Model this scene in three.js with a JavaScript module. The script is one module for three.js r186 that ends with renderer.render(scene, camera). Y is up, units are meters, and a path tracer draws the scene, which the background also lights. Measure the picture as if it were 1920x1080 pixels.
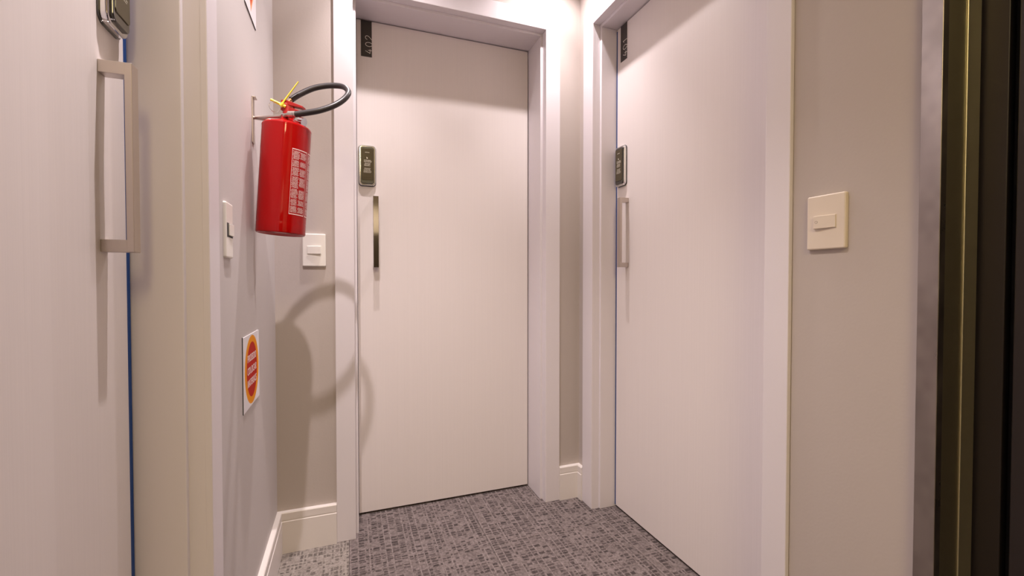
import * as THREE from 'three';
import { RoundedBoxGeometry } from 'three/addons/geometries/RoundedBoxGeometry.js';
import { mergeGeometries } from 'three/addons/utils/BufferGeometryUtils.js';
import { RectAreaLightUniformsLib } from 'three/addons/lights/RectAreaLightUniformsLib.js';

// ---------------------------------------------------------------- camera, light levels, exposure
const scene = new THREE.Scene();
scene.background = new THREE.Color(0x050505);
const camera = new THREE.PerspectiveCamera(66.258, 16 / 9, 0.02, 30);
camera.position.set(0, 1.0006, 0);
camera.rotation.order = 'YXZ';
camera.rotation.set(THREE.MathUtils.degToRad(-1.0756), THREE.MathUtils.degToRad(-20.3289), 0);
const renderer = new THREE.WebGLRenderer({ antialias: true });
renderer.toneMapping = THREE.LinearToneMapping;
renderer.toneMappingExposure = 1.0;
renderer.shadowMap.enabled = true;
RectAreaLightUniformsLib.init();

const CEIL = 2.42;
const LAMPS = [                                   // recessed spots of the alcove: x, z, candela of spill and of beam
  { x: 0.09, z: -1.615, cd: 1.1, beam: 4.0, half: 36, label: 'recessed round ceiling spot before the 402 door' },
  { x: 0.817, z: -1.61, cd: 1.5, beam: 3.0, half: 36, label: 'recessed round ceiling spot beside the 401 door' },
  { x: -0.06, z: -0.925, cd: 0.15, beam: 7.6, half: 48, label: 'recessed round ceiling spot by the left-hand door' },
];
const LAMP_COLOR = new THREE.Color().setRGB(1, 0.885, 0.885);
const UNSEEN_PANEL = { x: -0.06, z: 1.4, w: 0.32, d: 1.6, nits: 19.5, color: new THREE.Color().setRGB(1, 0.80, 0.41) };  // unseen ceiling panel, placed to light the faces turned towards the camera

// ---------------------------------------------------------------- helpers
let seed = 7;
const rnd = () => { seed = (seed * 1664525 + 1013904223) >>> 0; return seed / 4294967296; };
const names = new Map();
function numbered(n) {
  const k = names.get(n) || 0; names.set(n, k + 1);
  return k ? n + '_' + String(k).padStart(3, '0') : n;
}
function metreUV(g) {                              // box-projected texture coordinates in metres
  const gg = g.index ? g.toNonIndexed() : g;
  if (!gg.attributes.normal) gg.computeVertexNormals();
  const p = gg.attributes.position, uv = new Float32Array(p.count * 2);
  const a = new THREE.Vector3(), b = new THREE.Vector3(), c = new THREE.Vector3(), n = new THREE.Vector3();
  for (let i = 0; i < p.count; i += 3) {
    a.fromBufferAttribute(p, i); b.fromBufferAttribute(p, i + 1); c.fromBufferAttribute(p, i + 2);
    n.copy(b).sub(a).cross(c.clone().sub(a));
    const ax = Math.abs(n.x), ay = Math.abs(n.y), az = Math.abs(n.z);
    for (let k = 0; k < 3; k++) {
      const v = [a, b, c][k];
      const [u, w] = ax >= ay && ax >= az ? [v.z, v.y] : ay >= az ? [v.x, v.z] : [v.x, v.y];
      uv[(i + k) * 2] = u; uv[(i + k) * 2 + 1] = w;
    }
  }
  gg.setAttribute('uv', new THREE.BufferAttribute(uv, 2));
  return gg;
}
function bx(x0, x1, y0, y1, z0, z1, r = 0) {       // box between limits, edges rounded by r
  const w = x1 - x0, h = y1 - y0, d = z1 - z0;
  const g = r ? new RoundedBoxGeometry(w, h, d, 2, Math.min(r, w / 2.01, h / 2.01, d / 2.01)) : new THREE.BoxGeometry(w, h, d);
  g.translate((x0 + x1) / 2, (y0 + y1) / 2, (z0 + z1) / 2);
  return g;
}
const clean = (g) => { const q = g.index ? g.toNonIndexed() : g; for (const k of Object.keys(q.attributes)) if (!['position', 'normal', 'uv'].includes(k)) q.deleteAttribute(k); q.morphAttributes = {}; return q; };
function obj(name, geos, mat, parent, metres = true) {
  let list = (Array.isArray(geos) ? geos : [geos]).map(clean);
  if (metres) list = list.map(metreUV);
  const g = list.length > 1 ? mergeGeometries(list) : list[0];
  const m = new THREE.Mesh(g, mat);
  m.name = parent ? name : numbered(name);
  m.castShadow = m.receiveShadow = true;
  (parent || scene).add(m);
  return m;
}
function group(name, pos, ry = 0, parent) {
  const o = new THREE.Group();
  o.name = parent ? name : numbered(name);
  o.position.set(...pos); o.rotation.y = ry;
  (parent || scene).add(o);
  return o;
}
function tag(o, label, category, kind, grp) {
  if (label) o.userData.label = label;
  if (category) o.userData.category = category;
  if (kind) o.userData.kind = kind;
  if (grp) o.userData.group = grp;
  return o;
}
function rrect(w, h, r) {
  const s = new THREE.Shape(), x = w / 2, y = h / 2;
  s.moveTo(-x + r, -y); s.lineTo(x - r, -y); s.absarc(x - r, -y + r, r, -Math.PI / 2, 0);
  s.lineTo(x, y - r); s.absarc(x - r, y - r, r, 0, Math.PI / 2);
  s.lineTo(-x + r, y); s.absarc(-x + r, y - r, r, Math.PI / 2, Math.PI);
  s.lineTo(-x, -y + r); s.absarc(-x + r, -y + r, r, Math.PI, Math.PI * 1.5);
  return s;
}
function slab(w, h, r, depth, bevel, z = 0, steps = 3) {  // rounded plate lying on z, total thickness depth, outline w x h at its widest
  const g = new THREE.ExtrudeGeometry(rrect(w - 2 * bevel, h - 2 * bevel, Math.max(r - bevel, 0.0008)), { depth: depth - bevel, bevelEnabled: true, bevelThickness: bevel, bevelSize: bevel, bevelSegments: steps, curveSegments: 8 });
  g.translate(0, 0, z);                            // the back bevel sinks below z
  return g;
}
function printUV(g, w, h) {                        // 0..1 across a w x h face looking along z
  const p = g.attributes.position, uv = g.attributes.uv;
  for (let i = 0; i < p.count; i++) uv.setXY(i, p.getX(i) / w + 0.5, p.getY(i) / h + 0.5);
  return g;
}

// ---------------------------------------------------------------- textures
function dataTex(n, fn, srgb, reps) {
  const d = new Uint8Array(n * n * 4);
  for (let j = 0; j < n; j++) for (let i = 0; i < n; i++) {
    const v = fn(i, j), k = (j * n + i) * 4;
    if (typeof v === 'number') d[k] = d[k + 1] = d[k + 2] = Math.max(0, Math.min(255, v * 255));
    else for (let c = 0; c < 3; c++) d[k + c] = Math.max(0, Math.min(255, v[c]));
    d[k + 3] = 255;
  }
  const t = new THREE.DataTexture(d, n, n);
  t.wrapS = t.wrapT = THREE.RepeatWrapping; t.magFilter = THREE.LinearFilter; t.minFilter = THREE.LinearMipmapLinearFilter; t.generateMipmaps = true;
  if (srgb) t.colorSpace = THREE.SRGBColorSpace;
  if (reps) t.repeat.set(...reps);
  t.needsUpdate = true;
  return t;
}
function noiseGrid(n, cells) {                     // tileable value noise, n x n samples
  const g = new Float32Array(cells * cells); for (let i = 0; i < g.length; i++) g[i] = rnd();
  const o = new Float32Array(n * n);
  for (let j = 0; j < n; j++) for (let i = 0; i < n; i++) {
    const x = i / n * cells, y = j / n * cells, x0 = Math.floor(x), y0 = Math.floor(y);
    let fx = x - x0, fy = y - y0; fx = fx * fx * (3 - 2 * fx); fy = fy * fy * (3 - 2 * fy);
    const a = g[(y0 % cells) * cells + x0 % cells], b = g[(y0 % cells) * cells + (x0 + 1) % cells];
    const c = g[((y0 + 1) % cells) * cells + x0 % cells], d = g[((y0 + 1) % cells) * cells + (x0 + 1) % cells];
    o[j * n + i] = (a * (1 - fx) + b * fx) * (1 - fy) + (c * (1 - fx) + d * fx) * fy;
  }
  return o;
}
function canvasTex(w, h, draw) {
  const c = document.createElement('canvas'); c.width = w; c.height = h;
  draw(c.getContext('2d'), w, h);
  const t = new THREE.CanvasTexture(c); t.colorSpace = THREE.SRGBColorSpace; t.anisotropy = 8;
  return t;
}
const peelN = noiseGrid(512, 128), peelC = noiseGrid(512, 24);
const peel = dataTex(512, (i, j) => 0.6 * peelN[j * 512 + i] + 0.4 * peelC[j * 512 + i], false, [2, 2]);
// laminate: very faint upright streaks
const streakA = new Float32Array(1024), streakB = noiseGrid(64, 16);
for (let i = 0; i < 1024; i++) streakA[i] = rnd();
const laminate = dataTex(512, (i, j) => {
  const s = 0.5 * streakA[i] + 0.5 * streakA[(i * 3 + (j >> 6)) % 1024];
  return 0.985 + 0.015 * s;
}, false, [1.6, 0.4]);
laminate.colorSpace = THREE.SRGBColorSpace;
// smeared fingermarks on steel (roughness), fine brushing (bump)
const smN = noiseGrid(512, 9), smF = noiseGrid(512, 26);
const smear = dataTex(512, (i, j) => { const v = smN[j * 512 + i] * 0.65 + smF[j * 512 + i] * 0.35; return 0.45 + 0.5 * v; }, false, [3, 2]);
const smearC = dataTex(512, (i, j) => { const v = smN[((j + 200) % 512) * 512 + i] * 0.6 + smF[j * 512 + i] * 0.4; return 0.78 + 0.22 * Math.min(1, Math.max(0, (v - 0.25) * 2)); }, false, [3, 2]);
// carpet: irregular woven blocks crossed by paler yarns; two pile directions
function carpetTex(dark, mid, light, flip) {
  const N = 1024, MM = N / 500;                    // half a metre a side
  const cuts = (lo, hi) => { const e = [0]; while (e[e.length - 1] < N) e.push(e[e.length - 1] + (lo + rnd() * (hi - lo)) * MM); e[e.length - 1] = N; return e; };
  const cx = cuts(12, 28), cy = cuts(10, 19), bx2 = cuts(60, 140), by2 = cuts(50, 120);
  const find = (e) => { const o = new Int32Array(N); let k = 0; for (let i = 0; i < N; i++) { while (i >= e[k + 1]) k++; o[i] = k; } return o; };
  const ix = find(cx), iy = find(cy), jx = find(bx2), jy = find(by2);
  const cells = new Map(), blocks = new Map();
  const lump = noiseGrid(N, 90), big = noiseGrid(N, 10), edge = noiseGrid(N, 200);
  const colLine = cx.map(() => rnd());
  return dataTex(N, (i0, j0) => {
    const [i, j] = flip ? [j0, i0] : [i0, j0];
    const a = ix[i], b = iy[j], k = a * 1009 + b, bk = jx[i] * 31 + jy[j];
    if (!blocks.has(bk)) blocks.set(bk, rnd());
    if (!cells.has(k)) cells.set(k, { t: rnd(), l: 1 + rnd() * 3, r: 1 + rnd() * 4, u: 1 + rnd() * 3, d: 1 + rnd() * 3, v: rnd(), bars: rnd() < 0.35 });
    const c = cells.get(k), w = (edge[j * N + i] - 0.5) * 4 * MM;
    const x = i - cx[a], X = cx[a + 1] - i, y = j - cy[b], Y = cy[b + 1] - j;
    const inside = x > c.l * MM + w && X > c.r * MM - w && y > c.u * MM - w * 0.6 && Y > c.d * MM + w * 0.6;
    let v = 0.56 + 0.10 * (big[j * N + i] - 0.5);
    if (inside && c.t < 0.6 + 0.34 * (blocks.get(bk) - 0.4)) v = 0.10 + 0.2 * c.v + (c.bars && (j % 8) < 3 ? 0.2 : 0);
    if (x < 1.8 * MM && colLine[a] > 0.55) v = Math.max(v, 0.7);
    v += 0.26 * (lump[j * N + i] - 0.5);
    const g = rnd(); v += 0.34 * (rnd() - 0.5) + (g > 0.95 ? 0.5 : g < 0.05 ? -0.35 : 0);
    v = Math.max(0, Math.min(1.2, v));
    const o = [0, 0, 0];
    for (let q = 0; q < 3; q++) o[q] = v < 0.5 ? dark[q] + (mid[q] - dark[q]) * v * 2 : mid[q] + (light[q] - mid[q]) * (v - 0.5) * 2;
    return o;
  }, true, [2, 2]);
}
const carpetA = carpetTex([50, 43, 43], [107, 96, 95], [173, 162, 160], false);
const carpetB = carpetTex([80, 73, 70], [134, 125, 120], [196, 188, 181], true);

// ---------------------------------------------------------------- materials
const std = (o) => new THREE.MeshStandardMaterial(o), phy = (o) => new THREE.MeshPhysicalMaterial(o);
const rgb = (r, g, b) => new THREE.Color().setRGB(r, g, b);
const M = {
  paint: std({ color: rgb(0.51, 0.45, 0.42), roughness: 0.6, bumpMap: peel, bumpScale: 0.00012 }),
  paintLeft: std({ color: rgb(0.57, 0.53, 0.52), roughness: 0.6, bumpMap: peel, bumpScale: 0.00012 }),
  ceiling: std({ color: rgb(0.78, 0.75, 0.71), roughness: 0.9 }),
  trim: std({ color: rgb(0.76, 0.715, 0.75), roughness: 0.38 }),
  door: std({ color: rgb(0.80, 0.74, 0.73), roughness: 0.42, map: laminate }),
  base: std({ color: rgb(0.78, 0.73, 0.71), roughness: 0.35 }),
  seal: std({ color: rgb(0.004, 0.05, 0.22), roughness: 0.45 }),
  void: std({ color: rgb(0.02, 0.018, 0.017), roughness: 0.9 }),
  nickel: std({ color: rgb(0.56, 0.50, 0.46), roughness: 0.36, metalness: 1 }),
  chrome: std({ color: rgb(0.70, 0.695, 0.71), roughness: 0.07, metalness: 1 }),
  polished: std({ color: rgb(0.50, 0.485, 0.47), roughness: 0.06, metalness: 1 }),
  black: phy({ color: rgb(0.016, 0.014, 0.013), roughness: 0.25, clearcoat: 1, clearcoatRoughness: 0.05 }),
  plastic: std({ color: rgb(0.83, 0.80, 0.75), roughness: 0.32 }),
  cream: std({ color: rgb(0.76, 0.67, 0.57), roughness: 0.32 }),
  slot: std({ color: rgb(0.03, 0.025, 0.025), roughness: 0.7 }),
  red: phy({ color: rgb(0.36, 0.0003, 0.0005), roughness: 0.7, specularIntensity: 0.05, clearcoat: 0.75, clearcoatRoughness: 0.03 }),
  redMatte: std({ color: rgb(0.36, 0.006, 0.004), roughness: 0.4 }),
  rubber: std({ color: rgb(0.030, 0.024, 0.026), roughness: 0.38 }),
  brass: std({ color: rgb(0.72, 0.42, 0.26), roughness: 0.3, metalness: 1 }),
  yellow: std({ color: rgb(0.85, 0.66, 0.05), roughness: 0.4 }),
  steel: std({ color: rgb(0.42, 0.38, 0.355), roughness: 0.5, metalness: 1, map: smearC, roughnessMap: smear }),
  mirror: std({ color: rgb(0.64, 0.59, 0.42), roughness: 0.36, metalness: 1 }),
  mirrorPale: std({ color: rgb(0.80, 0.75, 0.56), roughness: 0.42, metalness: 1 }),
  dark: std({ color: rgb(0.030, 0.023, 0.025), roughness: 0.42, metalness: 0.3 }),
  carpetA: std({ color: 0xffffff, map: carpetA, bumpMap: carpetA, bumpScale: 0.0025, roughness: 1 }),
  carpetB: std({ color: 0xffffff, map: carpetB, bumpMap: carpetB, bumpScale: 0.0025, roughness: 1 }),
  wood: std({ color: rgb(0.045, 0.03, 0.022), roughness: 0.45 }),
  screed: std({ color: rgb(0.1, 0.09, 0.09), roughness: 1 }),
  lampTrim: std({ color: rgb(0.8, 0.8, 0.78), roughness: 0.4 }),
  glow: std({ color: 0x222222, emissive: LAMP_COLOR, emissiveIntensity: 6 }),
  unseenPanelGlow: std({ color: 0x222222, emissive: UNSEEN_PANEL.color, emissiveIntensity: 2 }),
};

// ---------------------------------------------------------------- dimensions of the lobby (metres)
const XL = -0.25, XR = 0.998, ZB = -1.80, ZREAR = 3.4, T = 0.18;
const D1 = { x0: 0.0325, x1: 0.812, top: 2.09, face: -1.965 };        // door 402, in the back wall
const D2 = { z0: -1.656, z1: -0.837, top: 2.083, face: 1.098 };       // door 401, in the right wall
const D3 = { z0: -0.941, z1: -0.12, top: 2.09, face: -0.352 };        // left-hand door
const EL = { z0: -0.473, z1: 0.46, top: 2.12, face: 1.102 };          // lift opening

// ---------------------------------------------------------------- floor: carpet tiles
const floor = obj('floor', bx(-0.6, 1.5, -0.08, -0.006, -2.2, ZREAR + 0.2), M.screed);
tag(floor, 'grey woven carpet tile floor of the lobby', 'floor', 'structure');
{
  const xs = [-0.504, -0.004, 0.496, 0.996, 1.496], zs = [];
  for (let z = -2.07; z < ZREAR; z += 0.5) zs.push(z);
  for (let a = 0; a < 4; a++) for (const z of zs) {
    const g = bx(xs[a] + 0.0004, xs[a + 1] - 0.0004, -0.006, 0, z + 0.0004, z + 0.4996, 0.0012);
    obj('carpet_tile', g, a === 0 ? M.carpetB : M.carpetA, floor);
  }
}

// ---------------------------------------------------------------- walls and ceiling
const WH = CEIL + 0.1, G = 0.0302;             // G: thickness of the jambs the openings are lined with
tag(obj('wall_back', [
  bx(XL - T, D1.x0 - G, 0, WH, ZB - T, ZB), bx(D1.x1 + G, XR + T, 0, WH, ZB - T, ZB), bx(D1.x0 - G, D1.x1 + G, D1.top + G, WH, ZB - T, ZB)], M.paint),
  'beige painted wall around the 402 door', 'wall', 'structure');
tag(obj('wall_right', [
  bx(XR, XR + T, 0, WH, ZB, D2.z0 - G), bx(XR, XR + T, D2.top + G, WH, D2.z0 - G, D2.z1 + G), bx(XR, XR + T, 0, WH, D2.z1 + G, EL.z0 - G),
  bx(XR, XR + T, EL.top + G, WH, EL.z0 - G, EL.z1 + G), bx(XR, XR + T, 0, WH, EL.z1 + G, ZREAR)], M.paint),
  'beige painted wall between the 401 door and the lift', 'wall', 'structure');
tag(obj('wall_left', [
  bx(XL - T, XL, 0, WH, ZB, D3.z0 - G), bx(XL - T, XL, D3.top + G, WH, D3.z0 - G, D3.z1 + G), bx(XL - T, XL, 0, WH, D3.z1 + G, ZREAR)], M.paintLeft),
  'pale painted wall behind the fire extinguisher', 'wall', 'structure');
tag(obj('wall_rear', bx(XL - T, XR + T, 0, WH, ZREAR, ZREAR + T), M.paint), 'beige painted wall behind the camera', 'wall', 'structure');
tag(obj('trim_4', [bx(XL, XR, 0, 1.71, ZREAR - 0.02, ZREAR, 0.002), bx(XL, XR, 1.69, 1.73, ZREAR - 0.03, ZREAR, 0.004)], M.wood), 'dark wood panelling on the lower wall behind the camera', 'panelling', 'structure');  // out of view; darkens the lower reflection in the 402 handle
tag(obj('ceiling', bx(XL - T, XR + T, CEIL, CEIL + 0.12, ZB - T, ZREAR + T), M.ceiling), 'flat white lobby ceiling', 'ceiling', 'structure');

// ---------------------------------------------------------------- door frames: casings and jambs
// local frame: x along the wall, y up, z out of the wall; opening x0..x1 under top; zf casing face, zs where the step lies, zd door face
function frame(name, label, pos, ry, x0, x1, top, wallZ, doorZ, cw = [0.063, 0.063], head = true) {
  const g = group(name, pos, ry);
  tag(g, label, 'door frame', 'structure');
  const S = 0.011, zf = wallZ + 0.012, zs = wallZ - 0.025, r = 0.002, zb = doorZ - 0.05;
  obj('casing', [bx(x0 - S - cw[0], x0 - S, 0, top + S + 0.075, wallZ, zf, r), bx(x0 - 0.03, x0 - S - 0.0004, 0, top + S, zs, wallZ + 0.001)], M.trim, g);
  obj('casing', [bx(x1 + S, x1 + S + cw[1], 0, top + S + 0.075, wallZ, zf, r), bx(x1 + S + 0.0004, x1 + 0.03, 0, top + S, zs, wallZ + 0.001)], M.trim, g);
  obj('casing_head', [bx(x0 - S, x1 + S, top + S, top + S + 0.075, wallZ, zf, r), bx(x0 - S, x1 + S, top + S + 0.0004, top + 0.03, zs, wallZ + 0.001)], M.trim, g);
  obj('jamb', bx(x0 - 0.03, x0, 0, top, zb, zs, r), M.trim, g);
  obj('jamb', bx(x1, x1 + 0.03, 0, top, zb, zs, r), M.trim, g);
  obj('jamb_head', bx(x0 - 0.03, x1 + 0.03, top, top + 0.03, zb, zs, r), M.trim, g);
  obj('dark_backing', bx(x0, x1, 0, top, zb - 0.01, zb, 0), M.void, g);  // near-black sheet behind the leaf, keeps the gaps around it dark
  return g;
}
frame('trim_1', 'white frame around the 402 door', [0, 0, 0], 0, D1.x0, D1.x1, D1.top, ZB, D1.face, [0.069, 0.069]);
frame('trim_2', 'white frame around the 401 door', [0, 0, 0], -Math.PI / 2, D2.z0, D2.z1, D2.top, -XR, -D2.face, [0.081, 0.0665]);
frame('trim_3', 'white frame around the left-hand door', [0, 0, 0], Math.PI / 2, -D3.z1, -D3.z0, D3.top, XL, D3.face, [0.068, 0.068]);

// ---------------------------------------------------------------- doors
const microRows = (c, x, y, w, h, rows, ink) => {           // rows of unreadable small print
  c.fillStyle = ink;
  for (let k = 0; k < rows; k++) {
    const yy = y + h * k / rows, hh = h / rows * 0.55; let xx = x + (rnd() * 0.12) * w; const end = x + w * (0.82 + rnd() * 0.18);
    while (xx < end) { const q = w * (0.012 + rnd() * 0.03); c.fillRect(xx, yy + rnd() * hh * 0.3, q, hh); xx += q + w * (rnd() < 0.18 ? 0.05 : 0.012); }
  }
};
const lockPrintSheen = canvasTex(256, 600, (c, w, h) => {
  c.fillStyle = '#4a4230'; c.fillRect(0, 0, w, h);  // olive ground: the reflection in the glass put into its colour
  microRows(c, 80, 66, 96, 22, 1, '#e8e2d2');
  c.fillStyle = '#e8e2d2'; c.beginPath(); c.moveTo(112, 150); c.lineTo(142, 178); c.lineTo(116, 190); c.fill();
  microRows(c, 46, 205, 170, 50, 3, '#d8d2c4'); microRows(c, 60, 262, 140, 60, 4, '#d8d2c4');
  microRows(c, 50, 350, 160, 90, 6, '#cfc9bb');
});
M.lockGlass = phy({ map: lockPrintSheen, roughness: 0.05 });
function plateTex(text) {
  return canvasTex(160, 512, (c, w, h) => {
    c.fillStyle = '#332c2a'; c.fillRect(0, 0, w, h);
    c.save(); c.translate(116, 372); c.rotate(-Math.PI / 2);
    c.lineWidth = 7; c.strokeStyle = '#f0ebe4'; c.lineCap = 'round'; c.lineJoin = 'round';
    const H = 98, W = 58, G = 96;
    [...text].forEach((ch, i) => {
      const x = -W * 0.5 + (i - 0.62) * G; c.beginPath();
      if (ch === '4') { c.moveTo(x + W * 0.5, -H / 2); c.lineTo(x, H * 0.18); c.lineTo(x + W, H * 0.18); c.moveTo(x + W * 0.72, -H * 0.1); c.lineTo(x + W * 0.72, H / 2); }
      if (ch === '0') { c.ellipse(x + W / 2, 0, W / 2, H / 2, 0, 0, Math.PI * 2); }
      if (ch === '1') { c.moveTo(x + W * 0.15, -H * 0.28); c.lineTo(x + W * 0.5, -H / 2); c.lineTo(x + W * 0.5, H / 2); }
      if (ch === '2') { c.moveTo(x + W * 0.04, -H * 0.24); c.bezierCurveTo(x + W * 0.1, -H * 0.62, x + W, -H * 0.6, x + W * 0.92, -H * 0.2); c.bezierCurveTo(x + W * 0.85, H * 0.1, x + W * 0.2, H * 0.3, x + W * 0.02, H / 2); c.lineTo(x + W, H / 2); }
      c.stroke();
    });
    c.restore();
  });
}
function makeLock(parent, x, y) {
  const g = group('door_lock', [x, y, 0], 0, parent);
  g.userData.label = 'black and chrome electronic lock';
  obj('back_plate', slab(0.071, 0.172, 0.016, 0.0035, 0.001), M.black, g);
  obj('chrome_rim', slab(0.067, 0.168, 0.0145, 0.011, 0.0035, 0.002, 4), M.chrome, g);
  obj('housing', slab(0.0535, 0.1545, 0.010, 0.0155, 0.002, 0.002), M.black, g);
  const f = slab(0.0475, 0.132, 0.006, 0.0025, 0.0008, 0.0165); f.translate(0.0005, 0.0035, 0);
  obj('glass_cover', printUV(f, 0.05, 0.14), M.lockGlass, g, false);
  return g;
}
function makeHandle(parent, x, y0, y1, mat) {
  const g = group('door_handle', [x, y0, 0], 0, parent);
  const h = y1 - y0, w = 0.022;
  obj('grip', bx(-w / 2, w / 2, 0, h, 0.032, 0.042, 0.001), mat, g);
  obj('standoff', bx(-w / 2, w / 2, 0, 0.019, 0, 0.033, 0.0008), mat, g);
  obj('standoff', bx(-w / 2, w / 2, h - 0.019, h, 0, 0.033, 0.0008), mat, g);
  return g;
}
// door in its own frame: lock edge at local x = 0, the leaf runs along +x (dir 1) or -x (dir -1)
function makeDoor(name, label, pos, ry, width, top, dir, o) {
  const g = group(name, pos, ry);
  tag(g, label, 'door', 'structure');
  const X = (a, b) => dir > 0 ? [a, b] : [-b, -a];
  const [l0, l1] = X(o.gap, width - 0.004);
  obj('door_leaf', bx(l0, l1, 0.009, top - 0.0045, -0.04, 0, 0.0012), M.door, g);
  if (o.seal) {
    const c = new THREE.CylinderGeometry(o.seal, o.seal, top - 0.02, 10); c.translate(dir * (o.gap - o.seal * 0.95), top / 2, -o.seal * 1.0);
    const rib = new THREE.CylinderGeometry(o.seal * 0.35, o.seal * 0.35, top - 0.02, 8); rib.translate(dir * (o.gap - o.seal * 1.5), top / 2, -o.seal * 0.25);
    obj('door_seal', [c, rib], M.seal, g).userData.label = 'blue rubber seal';
  }
  makeHandle(g, dir * o.handleX, o.handleY[0], o.handleY[1], o.handleMat);
  makeLock(g, dir * o.lockX, o.lockY);
  if (o.plate) {
    const [p0, p1] = X(o.plateX[0], o.plateX[1]);
    const pl = bx(p0, p1, o.plateY, top - 0.005, 0, 0.0022, 0.0004);
    const q = clean(pl), P = q.attributes.position;
    for (let i = 0; i < P.count; i++) q.attributes.uv.setXY(i, (P.getX(i) - p0) / (p1 - p0), (P.getY(i) - o.plateY) / (top - 0.005 - o.plateY));
    obj('number_plate', q, std({ map: plateTex(o.plate), roughness: 0.45 }), g, false).userData.label = 'dark number plate ' + o.plate;
  }
  return g;
}
makeDoor('door_1', 'white flush door numbered 402', [D1.x0, 0, D1.face], 0, D1.x1 - D1.x0, D1.top, 1,
  { gap: 0.004, handleX: 0.0765, handleY: [1.052, 1.349], handleMat: M.polished, lockX: 0.0445, lockY: 1.479, plate: '402', plateX: [0.0225, 0.066], plateY: 1.936 });
makeDoor('door_2', 'white flush door numbered 401', [D2.face, 0, D2.z0], -Math.PI / 2, D2.z1 - D2.z0, D2.top, 1,
  { gap: 0.0075, seal: 0.0036, handleX: 0.083, handleY: [1.053, 1.342], handleMat: M.nickel, lockX: 0.046, lockY: 1.483, plate: '401', plateX: [0.033, 0.077], plateY: 1.927 });
makeDoor('door_3', 'white flush door with a flat nickel pull in the left wall', [D3.face, 0, D3.z0], Math.PI / 2, D3.z1 - D3.z0, D3.top, -1,
  { gap: 0.0130, seal: 0.0062, handleX: 0.086, handleY: [1.043, 1.333], handleMat: M.nickel, lockX: 0.061, lockY: 1.477 });

// ---------------------------------------------------------------- baseboards (profile swept along the wall)
function baseboard(name, label, a, b, out) {       // a -> b along the foot of the wall, out = direction into the room
  const s = new THREE.Shape();
  s.moveTo(0, 0); s.lineTo(0.018, 0); s.lineTo(0.018, 0.1165); s.lineTo(0.0165, 0.1185); s.lineTo(0.0145, 0.119); s.lineTo(0.0145, 0.1215); s.lineTo(0.0165, 0.1225);
  s.lineTo(0.0165, 0.147); s.lineTo(0.0145, 0.15); s.lineTo(0, 0.1505); s.lineTo(0, 0);
  const L = Math.hypot(b[0] - a[0], b[1] - a[1]);
  const g = new THREE.ExtrudeGeometry(s, { depth: L, bevelEnabled: false });
  const ux = new THREE.Vector3(out[0], 0, out[1]), uz = new THREE.Vector3((b[0] - a[0]) / L, 0, (b[1] - a[1]) / L);
  const m = new THREE.Matrix4().makeBasis(ux, new THREE.Vector3(0, 1, 0), uz); m.setPosition(a[0], 0, a[1]);
  g.applyMatrix4(m);
  if (m.determinant() < 0) { const p = g.index ? g.toNonIndexed() : g; const A = p.attributes.position; for (let i = 0; i < A.count; i += 3) { const t = [A.getX(i), A.getY(i), A.getZ(i)]; A.setXYZ(i, A.getX(i + 1), A.getY(i + 1), A.getZ(i + 1)); A.setXYZ(i + 1, ...t); } p.computeVertexNormals(); return [p]; }
  g.computeVertexNormals();
  return [g];
}
const bb = (name, label, runs) => tag(obj(name, runs.flatMap((r) => baseboard('', '', ...r)), M.base), label, 'baseboard', 'structure');
bb('baseboard_back', 'moulded white baseboard along the wall beside the 402 door', [[[XL, ZB], [D1.x0 - 0.08, ZB], [0, 1]], [[D1.x1 + 0.08, ZB], [XR, ZB], [0, 1]]]);
bb('baseboard_left', 'moulded white baseboard under the fire extinguisher wall', [[[XL, D3.z0 - 0.079], [XL, ZB], [1, 0]], [[XL, D3.z1 + 0.079], [XL, ZREAR], [1, 0]]]);
bb('baseboard_right', 'moulded white baseboard between the 401 door and the lift', [[[XR, D2.z0 - 0.092], [XR, ZB], [-1, 0]], [[XR, D2.z1 + 0.0775], [XR, EL.z0 - 0.033], [-1, 0]], [[XR, EL.z1 + 0.033], [XR, ZREAR], [-1, 0]]]);

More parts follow.
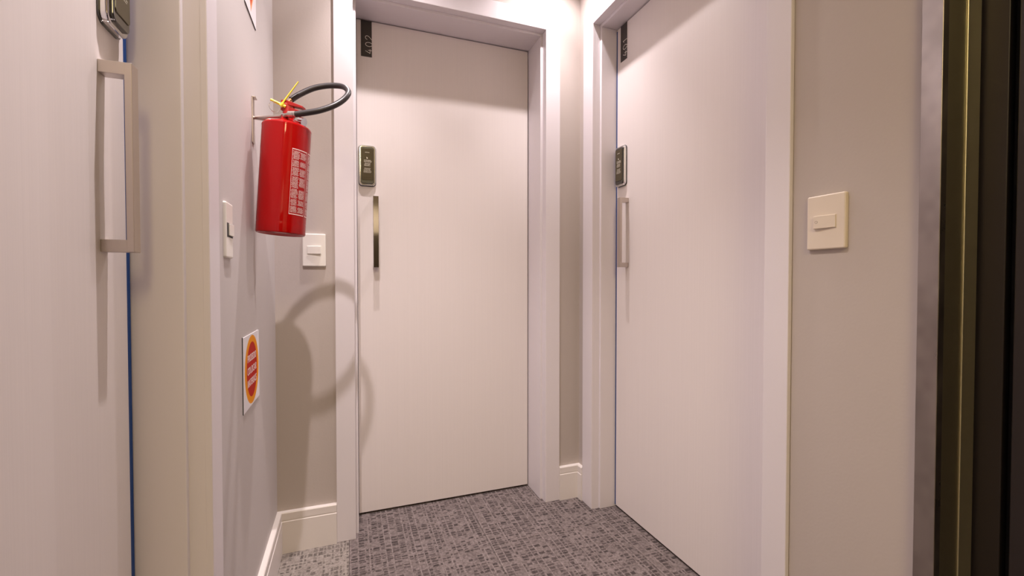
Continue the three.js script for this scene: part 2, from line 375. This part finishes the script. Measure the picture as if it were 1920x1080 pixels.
// ---------------------------------------------------------------- lift doorway
{
  const g = group('door_4', [XR, 0, 0]);
  tag(g, 'steel framed lift doorway with dark sliding panels', 'lift door', 'structure');
  const f0 = -0.012, x1 = 0.061;
  for (const [e, s] of [[EL.z0, -1], [EL.z1, 1]]) {
    obj('steel_face', bx(f0, 0.006, 0, EL.top, Math.min(e, e + s * 0.032), Math.max(e, e + s * 0.032), 0.0015), M.steel, g);
    obj('polished_reveal', bx(0.0, x1, 0, EL.top, Math.min(e + s * 0.001, e + s * 0.03), Math.max(e + s * 0.001, e + s * 0.03), 0.001), M.mirror, g);
    obj('polished_return', bx(x1 + 0.001, 0.104, 0, EL.top - 0.02, Math.min(e - s * 0.0008, e + s * 0.03), Math.max(e - s * 0.0008, e + s * 0.03), 0.0012), M.mirrorPale, g);
  }
  obj('head_face', bx(f0, 0.006, EL.top, EL.top + 0.09, EL.z0 - 0.032, EL.z1 + 0.032, 0.0015), M.steel, g);
  obj('head_reveal', bx(0.0, 0.092, EL.top, EL.top + 0.03, EL.z0, EL.z1, 0.001), M.mirror, g);
  obj('lift_panel', bx(0.112, 0.135, 0.006, EL.top + 0.02, EL.z0 - 0.06, -0.4375, 0.002), M.dark, g);
  obj('lift_panel', bx(0.104, 0.13, 0.006, EL.top + 0.02, -0.4225, EL.z1 + 0.05, 0.002), M.dark, g);
  obj('shaft_lining', bx(0.136, 0.16, 0, EL.top + 0.1, EL.z0 - 0.1, EL.z1 + 0.1), M.void, g);
  obj('sill', bx(0.0, 0.135, -0.004, 0.003, EL.z0, EL.z1, 0.001), M.steel, g);
}

// ---------------------------------------------------------------- switch plates
function makeSwitch(label, pos, ry, o = {}) {
  const g = group('switch_plate', pos, ry);
  tag(g, label, 'switch');
  const w = o.w || 0.079;
  const bulge = slab(w, 0.121, 0.003, o.t || 0.009, 0.0035, 0.0035, 4);
  bulge.translate(0, 0, -0.0032);
  const P = o.mat || M.plastic;
  obj('cover_plate', bulge, P, g);
  const t = (o.t || 0.009);
  obj('rocker_recess', bx(-0.0245, 0.0245, -0.0155, 0.0155, t - 0.001, t + 0.0006, 0.0003), o.slot ? M.slot : P, g);
  const rw = (o.rw || 0.046) / 2, k = bx(-rw, rw, o.rw ? -0.0115 : -0.014, 0.014, -0.002, o.rw ? 0.0025 : 0.004, 0.001);
  const r = obj('rocker', k, P, g); r.position.set(o.shift || 0, 0, t + 0.0008); r.rotation.y = o.tilt || 0.05;
  if (o.mark) { const c = new THREE.TorusGeometry(0.0028, 0.0004, 6, 18); c.translate(-0.0165, 0.0005, 0.0041); obj('mark', c, M.nickel, r); }
  return g;
}
makeSwitch('white light switch on the wall left of the 402 door', [-0.1185, 1.1105, ZB], 0, { tilt: -0.09 });
makeSwitch('cream light switch on the beige wall beside the lift', [XR, 1.1285, -0.6765], -Math.PI / 2, { w: 0.084, mark: true, tilt: 0.09, mat: M.cream });
makeSwitch('white switch plate seen edge-on beside the left-hand door', [XL, 1.1085, -1.127], Math.PI / 2, { w: 0.058, t: 0.006, slot: true, rw: 0.034, shift: 0.0068, tilt: -0.03 });

// ---------------------------------------------------------------- wall signs
{
  const tex = canvasTex(512, 512, (c) => {
    c.fillStyle = '#ece9ee'; c.fillRect(0, 0, 512, 512);
    c.fillStyle = '#f3a030'; c.beginPath(); c.ellipse(262, 256, 226, 244, 0, 0, 7); c.fill();
    c.fillStyle = '#f29a08'; c.beginPath(); c.ellipse(262, 256, 214, 232, 0, 0, 7); c.fill();
    c.fillStyle = '#c01c10'; c.beginPath(); c.ellipse(262, 256, 168, 196, 0, 0, 7); c.fill();
    c.fillStyle = '#f6efee'; c.font = 'bold 60px sans-serif'; c.textAlign = 'center'; c.textBaseline = 'middle';
    const line = (s, y, w) => { const m = c.measureText(s).width; c.save(); c.translate(262, y); c.scale(w / m, 1.15); c.fillText(s, 0, 0); c.restore(); };
    line('PROIBIDO', 168, 280); line('COLOCAR', 256, 292); line('MATERIAIS', 342, 290);
  });
  const g = group('prohibition_sign', [XL, 0.662, -1.3655], Math.PI / 2);
  tag(g, 'square white sign with a red and orange oval low on the left wall', 'sign');
  const s = bx(-0.103, 0.103, 0, 0.193, 0.0003, 0.0026, 0.0004), q = clean(s), P = q.attributes.position;
  for (let i = 0; i < P.count; i++) q.attributes.uv.setXY(i, (P.getX(i) + 0.103) / 0.206, P.getY(i) / 0.193);
  obj('panel', q, phy({ map: tex, roughness: 0.6, specularIntensity: 0.25 }), g, false);

  const tex2 = canvasTex(360, 512, (c, w, h) => {
    c.fillStyle = '#ece9ee'; c.fillRect(0, 0, w, h);
    c.fillStyle = '#f3a878'; c.beginPath(); c.moveTo(70, 60); c.lineTo(290, 60); c.lineTo(290, 300); c.lineTo(180, 480); c.lineTo(70, 300); c.fill();
    c.fillStyle = '#d8421f'; c.beginPath(); c.moveTo(92, 80); c.lineTo(268, 80); c.lineTo(268, 296); c.lineTo(180, 440); c.lineTo(92, 296); c.fill();
  });
  const g2 = group('extinguisher_sign', [XL, 1.727, -1.405], Math.PI / 2);
  tag(g2, 'white sign with a red downward arrow above the fire extinguisher', 'sign');
  const s2 = bx(-0.0725, 0.0725, 0, 0.205, 0.0003, 0.0026, 0.0004), q2 = clean(s2), P2 = q2.attributes.position;
  for (let i = 0; i < P2.count; i++) q2.attributes.uv.setXY(i, (P2.getX(i) + 0.0725) / 0.145, P2.getY(i) / 0.205);
  obj('panel', q2, phy({ map: tex2, roughness: 0.6, specularIntensity: 0.25 }), g2, false);
  for (const gg of [g, g2]) {                                            // thin dark strips along the sides and foot of the acrylic
    const w = gg === g ? 0.103 : 0.0725, h = gg === g ? 0.193 : 0.205;
    obj('edge', [bx(w - 0.0002, w + 0.0006, -0.001, h + 0.001, 0.0, 0.0021, 0.0003), bx(-w - 0.0006, -w + 0.0002, -0.001, h + 0.001, 0, 0.0021, 0.0003), bx(-w, w, -0.0007, 0, 0, 0.0021, 0.0003)], M.slot, gg);
  }
}

// ---------------------------------------------------------------- fire extinguisher and its bracket
const tube = (pts, r, seg = 60, closed = false) => new THREE.TubeGeometry(new THREE.CatmullRomCurve3(pts.map((p) => new THREE.Vector3(...p)), closed, 'centripetal'), seg, r, 14, closed);
const rod = (a, b, r0, r1 = r0, n = 18) => {
  const A = new THREE.Vector3(...a), B = new THREE.Vector3(...b), d = B.clone().sub(A);
  const g = new THREE.CylinderGeometry(r1, r0, d.length(), n); g.translate(0, d.length() / 2, 0);
  g.applyQuaternion(new THREE.Quaternion().setFromUnitVectors(new THREE.Vector3(0, 1, 0), d.normalize())); g.translate(...a);
  return g;
};
{
  const B = [-0.18, 1.130, -1.41], R = 0.0635, TILT = 0.062;
  const g = group('fire_extinguisher', B);
  g.rotation.z = -TILT;
  tag(g, 'red cylindrical fire extinguisher with a looped black hose hung on the left wall', 'extinguisher');
  const inv = new THREE.Matrix4().makeRotationZ(TILT);
  const loc = (p) => new THREE.Vector3(p[0] - B[0], p[1] - B[1], p[2] - B[2]).applyMatrix4(inv).toArray();  // lobby -> extinguisher frame
  const pr = [[0, 0.006], [R - 0.012, 0.006], [R - 0.005, 0.001], [R - 0.002, 0], [R, 0.003], [R, 0.030], [R - 0.0008, 0.0315], [R, 0.033], [R, 0.296], [R + 0.0006, 0.298], [R + 0.0004, 0.301], [R - 0.0015, 0.3045], [R - 0.005, 0.307], [R - 0.012, 0.3095], [0.036, 0.3165], [0.022, 0.3235], [0.019, 0.328], [0.019, 0.334], [0, 0.334]];
  obj('tank', new THREE.LatheGeometry(pr.map((p) => new THREE.Vector2(...p)), 72), M.red, g);
  // printed panels on the tank, as thin curved decals of white ink
  const ink = canvasTex(512, 768, (c, w, h) => {
    c.clearRect(0, 0, w, h); c.strokeStyle = '#f3d9d6'; c.lineWidth = 9; c.strokeRect(8, 8, w - 16, h - 16);
    for (const [y, hh, n] of [[26, 102, 5], [136, 76, 4], [220, 96, 5], [324, 134, 7], [466, 112, 6], [586, 74, 4], [668, 76, 4]]) {
      microRows(c, 24, y, 216, hh, n * 2, '#f0d2cf'); microRows(c, 252, y + 6, 236, hh * (0.75 + 0.25 * rnd()), n * 2, '#f0d2cf');
    }
  });
  const inkM = std({ map: ink, transparent: true, roughness: 0.4, alphaTest: 0.3 });
  const panel = (a0, a1, y0, y1) => {
    const q = new THREE.CylinderGeometry(R + 0.0003, R + 0.0003, y1 - y0, 24, 1, true, a0, a1 - a0); q.translate(0, (y0 + y1) / 2, 0);
    obj('printed_label', q, inkM, g, false);
  };
  panel(0.38, 1.12, 0.052, 0.235); panel(1.2, 2.0, 0.052, 0.235);
  // valve
  obj('valve_body', [rod([0, 0.328, 0], [0, 0.362, 0], 0.0145, 0.0125), bx(-0.013, 0.016, 0.350, 0.372, -0.010, 0.010, 0.003)], M.redMatte, g);
  obj('neck_ring', new THREE.TorusGeometry(0.0175, 0.0028, 10, 28).rotateX(Math.PI / 2).translate(0, 0.336, 0), M.chrome, g);
  const lever = (dy, up, w) => { const s = new THREE.Shape(); s.moveTo(-0.016, 0); s.lineTo(0.044, up); s.lineTo(0.044, up + 0.004); s.lineTo(-0.006, 0.010); s.lineTo(-0.016, 0.008); s.closePath(); const q = new THREE.ExtrudeGeometry(s, { depth: w, bevelEnabled: true, bevelSize: 0.001, bevelThickness: 0.001, bevelSegments: 2 }); q.translate(0, dy, -w / 2); return q; };
  const up = obj('lever', lever(0.370, -0.010, 0.018), M.redMatte, g); up.rotation.y = -0.35;
  const low = obj('carry_handle', lever(0.352, -0.006, 0.016), M.redMatte, g); low.rotation.y = -0.35;
  // pin ring, seal tie
  const ring = obj('pin_ring', new THREE.TorusGeometry(0.0145, 0.0007, 8, 30), M.chrome, g); ring.position.set(...loc([-0.190, 1.4825, -1.392])); ring.rotation.set(0, 0.5, 0.3);
  const tipA = loc([-0.174, 1.4935, -1.400]), tipB = loc([-0.130, 1.5645, -1.400]), tipC = loc([-0.2005, 1.503, -1.397]);
  obj('seal_tie', [rod(tipA, tipB, 0.0026, 0.0015, 6), rod(loc([-0.163, 1.4885, -1.398]), tipC, 0.0042, 0.0036, 6), rod(loc([-0.176, 1.489, -1.398]), loc([-0.168, 1.498, -1.398]), 0.006, 0.005, 8)], M.yellow, g);
  // gauge
  obj('gauge', [rod(loc([-0.148, 1.456, -1.405]), loc([-0.124, 1.449, -1.392]), 0.004), rod(loc([-0.126, 1.450, -1.393]), loc([-0.115, 1.446, -1.386]), 0.0125, 0.0125, 24)], M.chrome, g);
  // hose
  const hp = [[-0.1427, 1.4572, -1.364], [-0.1198, 1.4628, -1.363], [-0.0719, 1.4768, -1.3598], [-0.03, 1.5008, -1.365], [-0.0042, 1.529, -1.3778], [0.0032, 1.5541, -1.3958], [-0.0101, 1.5735, -1.4138], [-0.0427, 1.5773, -1.4258], [-0.0895, 1.5649, -1.4298], [-0.1318, 1.5365, -1.4246], [-0.1507, 1.5175, -1.4178]].map(loc);
  const hose = obj('hose', tube(hp, 0.0082, 96), M.rubber, g);
  const e = loc([-0.1507, 1.5175, -1.4178]), e2 = loc([-0.1679, 1.4969, -1.414]);
  obj('nozzle', rod(e, e2, 0.0055, 0.0045), M.brass, hose);
  obj('fitting', [rod(loc([-0.166, 1.462, -1.398]), loc([-0.151, 1.4585, -1.369]), 0.006), rod(loc([-0.152, 1.4585, -1.370]), loc([-0.1339, 1.4582, -1.3625]), 0.0092, 0.0092)], M.nickel, hose);

  const b = group('wall_bracket', [XL, 1.385, -1.425], 0);
  tag(b, 'thin steel bracket holding the fire extinguisher to the left wall', 'bracket');
  obj('wall_strap', [bx(0.0002, 0.003, 0, 0.128, -0.013, 0.013, 0.0008), bx(0.0002, 0.010, 0.125, 0.128, -0.013, 0.013, 0.0008)], M.nickel, b);
  const fork = [rod([0.002, 0.072, -0.004], [0.075, 0.073, 0.034], 0.0048, 0.0048, 6), rod([0.002, 0.072, -0.002], [0.075, 0.073, -0.010], 0.0048, 0.0048, 6)];
  obj('fork', fork, M.nickel, b);
}

// ---------------------------------------------------------------- ceiling lamps
for (const L of LAMPS) {
  const g = group('ceiling_spot', [L.x, CEIL, L.z]);
  tag(g, L.label, 'ceiling light');
  obj('trim_ring', new THREE.LatheGeometry([[0.026, -0.001], [0.03, -0.004], [0.043, -0.004], [0.046, -0.001], [0.046, 0], [0.026, 0]].map((p) => new THREE.Vector2(...p)), 40), M.lampTrim, g);
  const d = new THREE.CylinderGeometry(0.026, 0.026, 0.002, 32); d.translate(0, -0.0012, 0);
  obj('lens', d, M.glow, g);
  for (const [cd, half, soft] of [[L.cd, 66, 0.5], [L.beam, L.half, L.half > 40 ? 0.6 : 1]]) {       // wide spill and the beam proper
    const s = new THREE.SpotLight(LAMP_COLOR, cd, 0, THREE.MathUtils.degToRad(half), soft, 2);
    s.position.set(L.x, CEIL - 0.012, L.z); s.target.position.set(L.x, 0, L.z);
    s.castShadow = true; s.shadow.radius = 0.55; s.shadow.mapSize.set(2048, 2048); s.shadow.bias = -0.0005;
    scene.add(s, s.target);
  }
}
{
  const g = group('unseen_ceiling_panel', [UNSEEN_PANEL.x, CEIL, UNSEEN_PANEL.z]);
  tag(g, 'unseen ceiling light panel behind the camera, lighting the doors and jambs from the front', 'ceiling light');
  obj('frame', bx(-UNSEEN_PANEL.w / 2 - 0.02, UNSEEN_PANEL.w / 2 + 0.02, -0.006, 0, -UNSEEN_PANEL.d / 2 - 0.02, UNSEEN_PANEL.d / 2 + 0.02, 0.002), M.lampTrim, g);
  obj('diffuser', bx(-UNSEEN_PANEL.w / 2, UNSEEN_PANEL.w / 2, -0.008, -0.005, -UNSEEN_PANEL.d / 2, UNSEEN_PANEL.d / 2, 0.001), M.unseenPanelGlow, g);
  const a = new THREE.RectAreaLight(UNSEEN_PANEL.color, UNSEEN_PANEL.nits, UNSEEN_PANEL.w, UNSEEN_PANEL.d);
  a.position.set(UNSEEN_PANEL.x, CEIL - 0.012, UNSEEN_PANEL.z); a.lookAt(UNSEEN_PANEL.x, 0, UNSEEN_PANEL.z);
  scene.add(a);
}

{
  const g = group('ceiling_spot', [0.3, CEIL, 2.95]);  // lamp out of view, placed to brighten the wall the handle mirrors
  tag(g, 'unseen round ceiling spot lighting the wall behind the camera', 'ceiling light');
  const src = scene.getObjectByName('ceiling_spot');
  for (const c of src.children) g.add(c.clone());
  const c = new THREE.Color().setRGB(1, 0.84, 0.58), s = new THREE.SpotLight(c, 5, 0, THREE.MathUtils.degToRad(66), 0.5, 2);
  s.position.set(0.3, CEIL - 0.012, 2.95); s.target.position.set(0.3, 0, 2.95); s.castShadow = true; s.shadow.radius = 0.55;
  scene.add(s, s.target);
}

renderer.render(scene, camera);
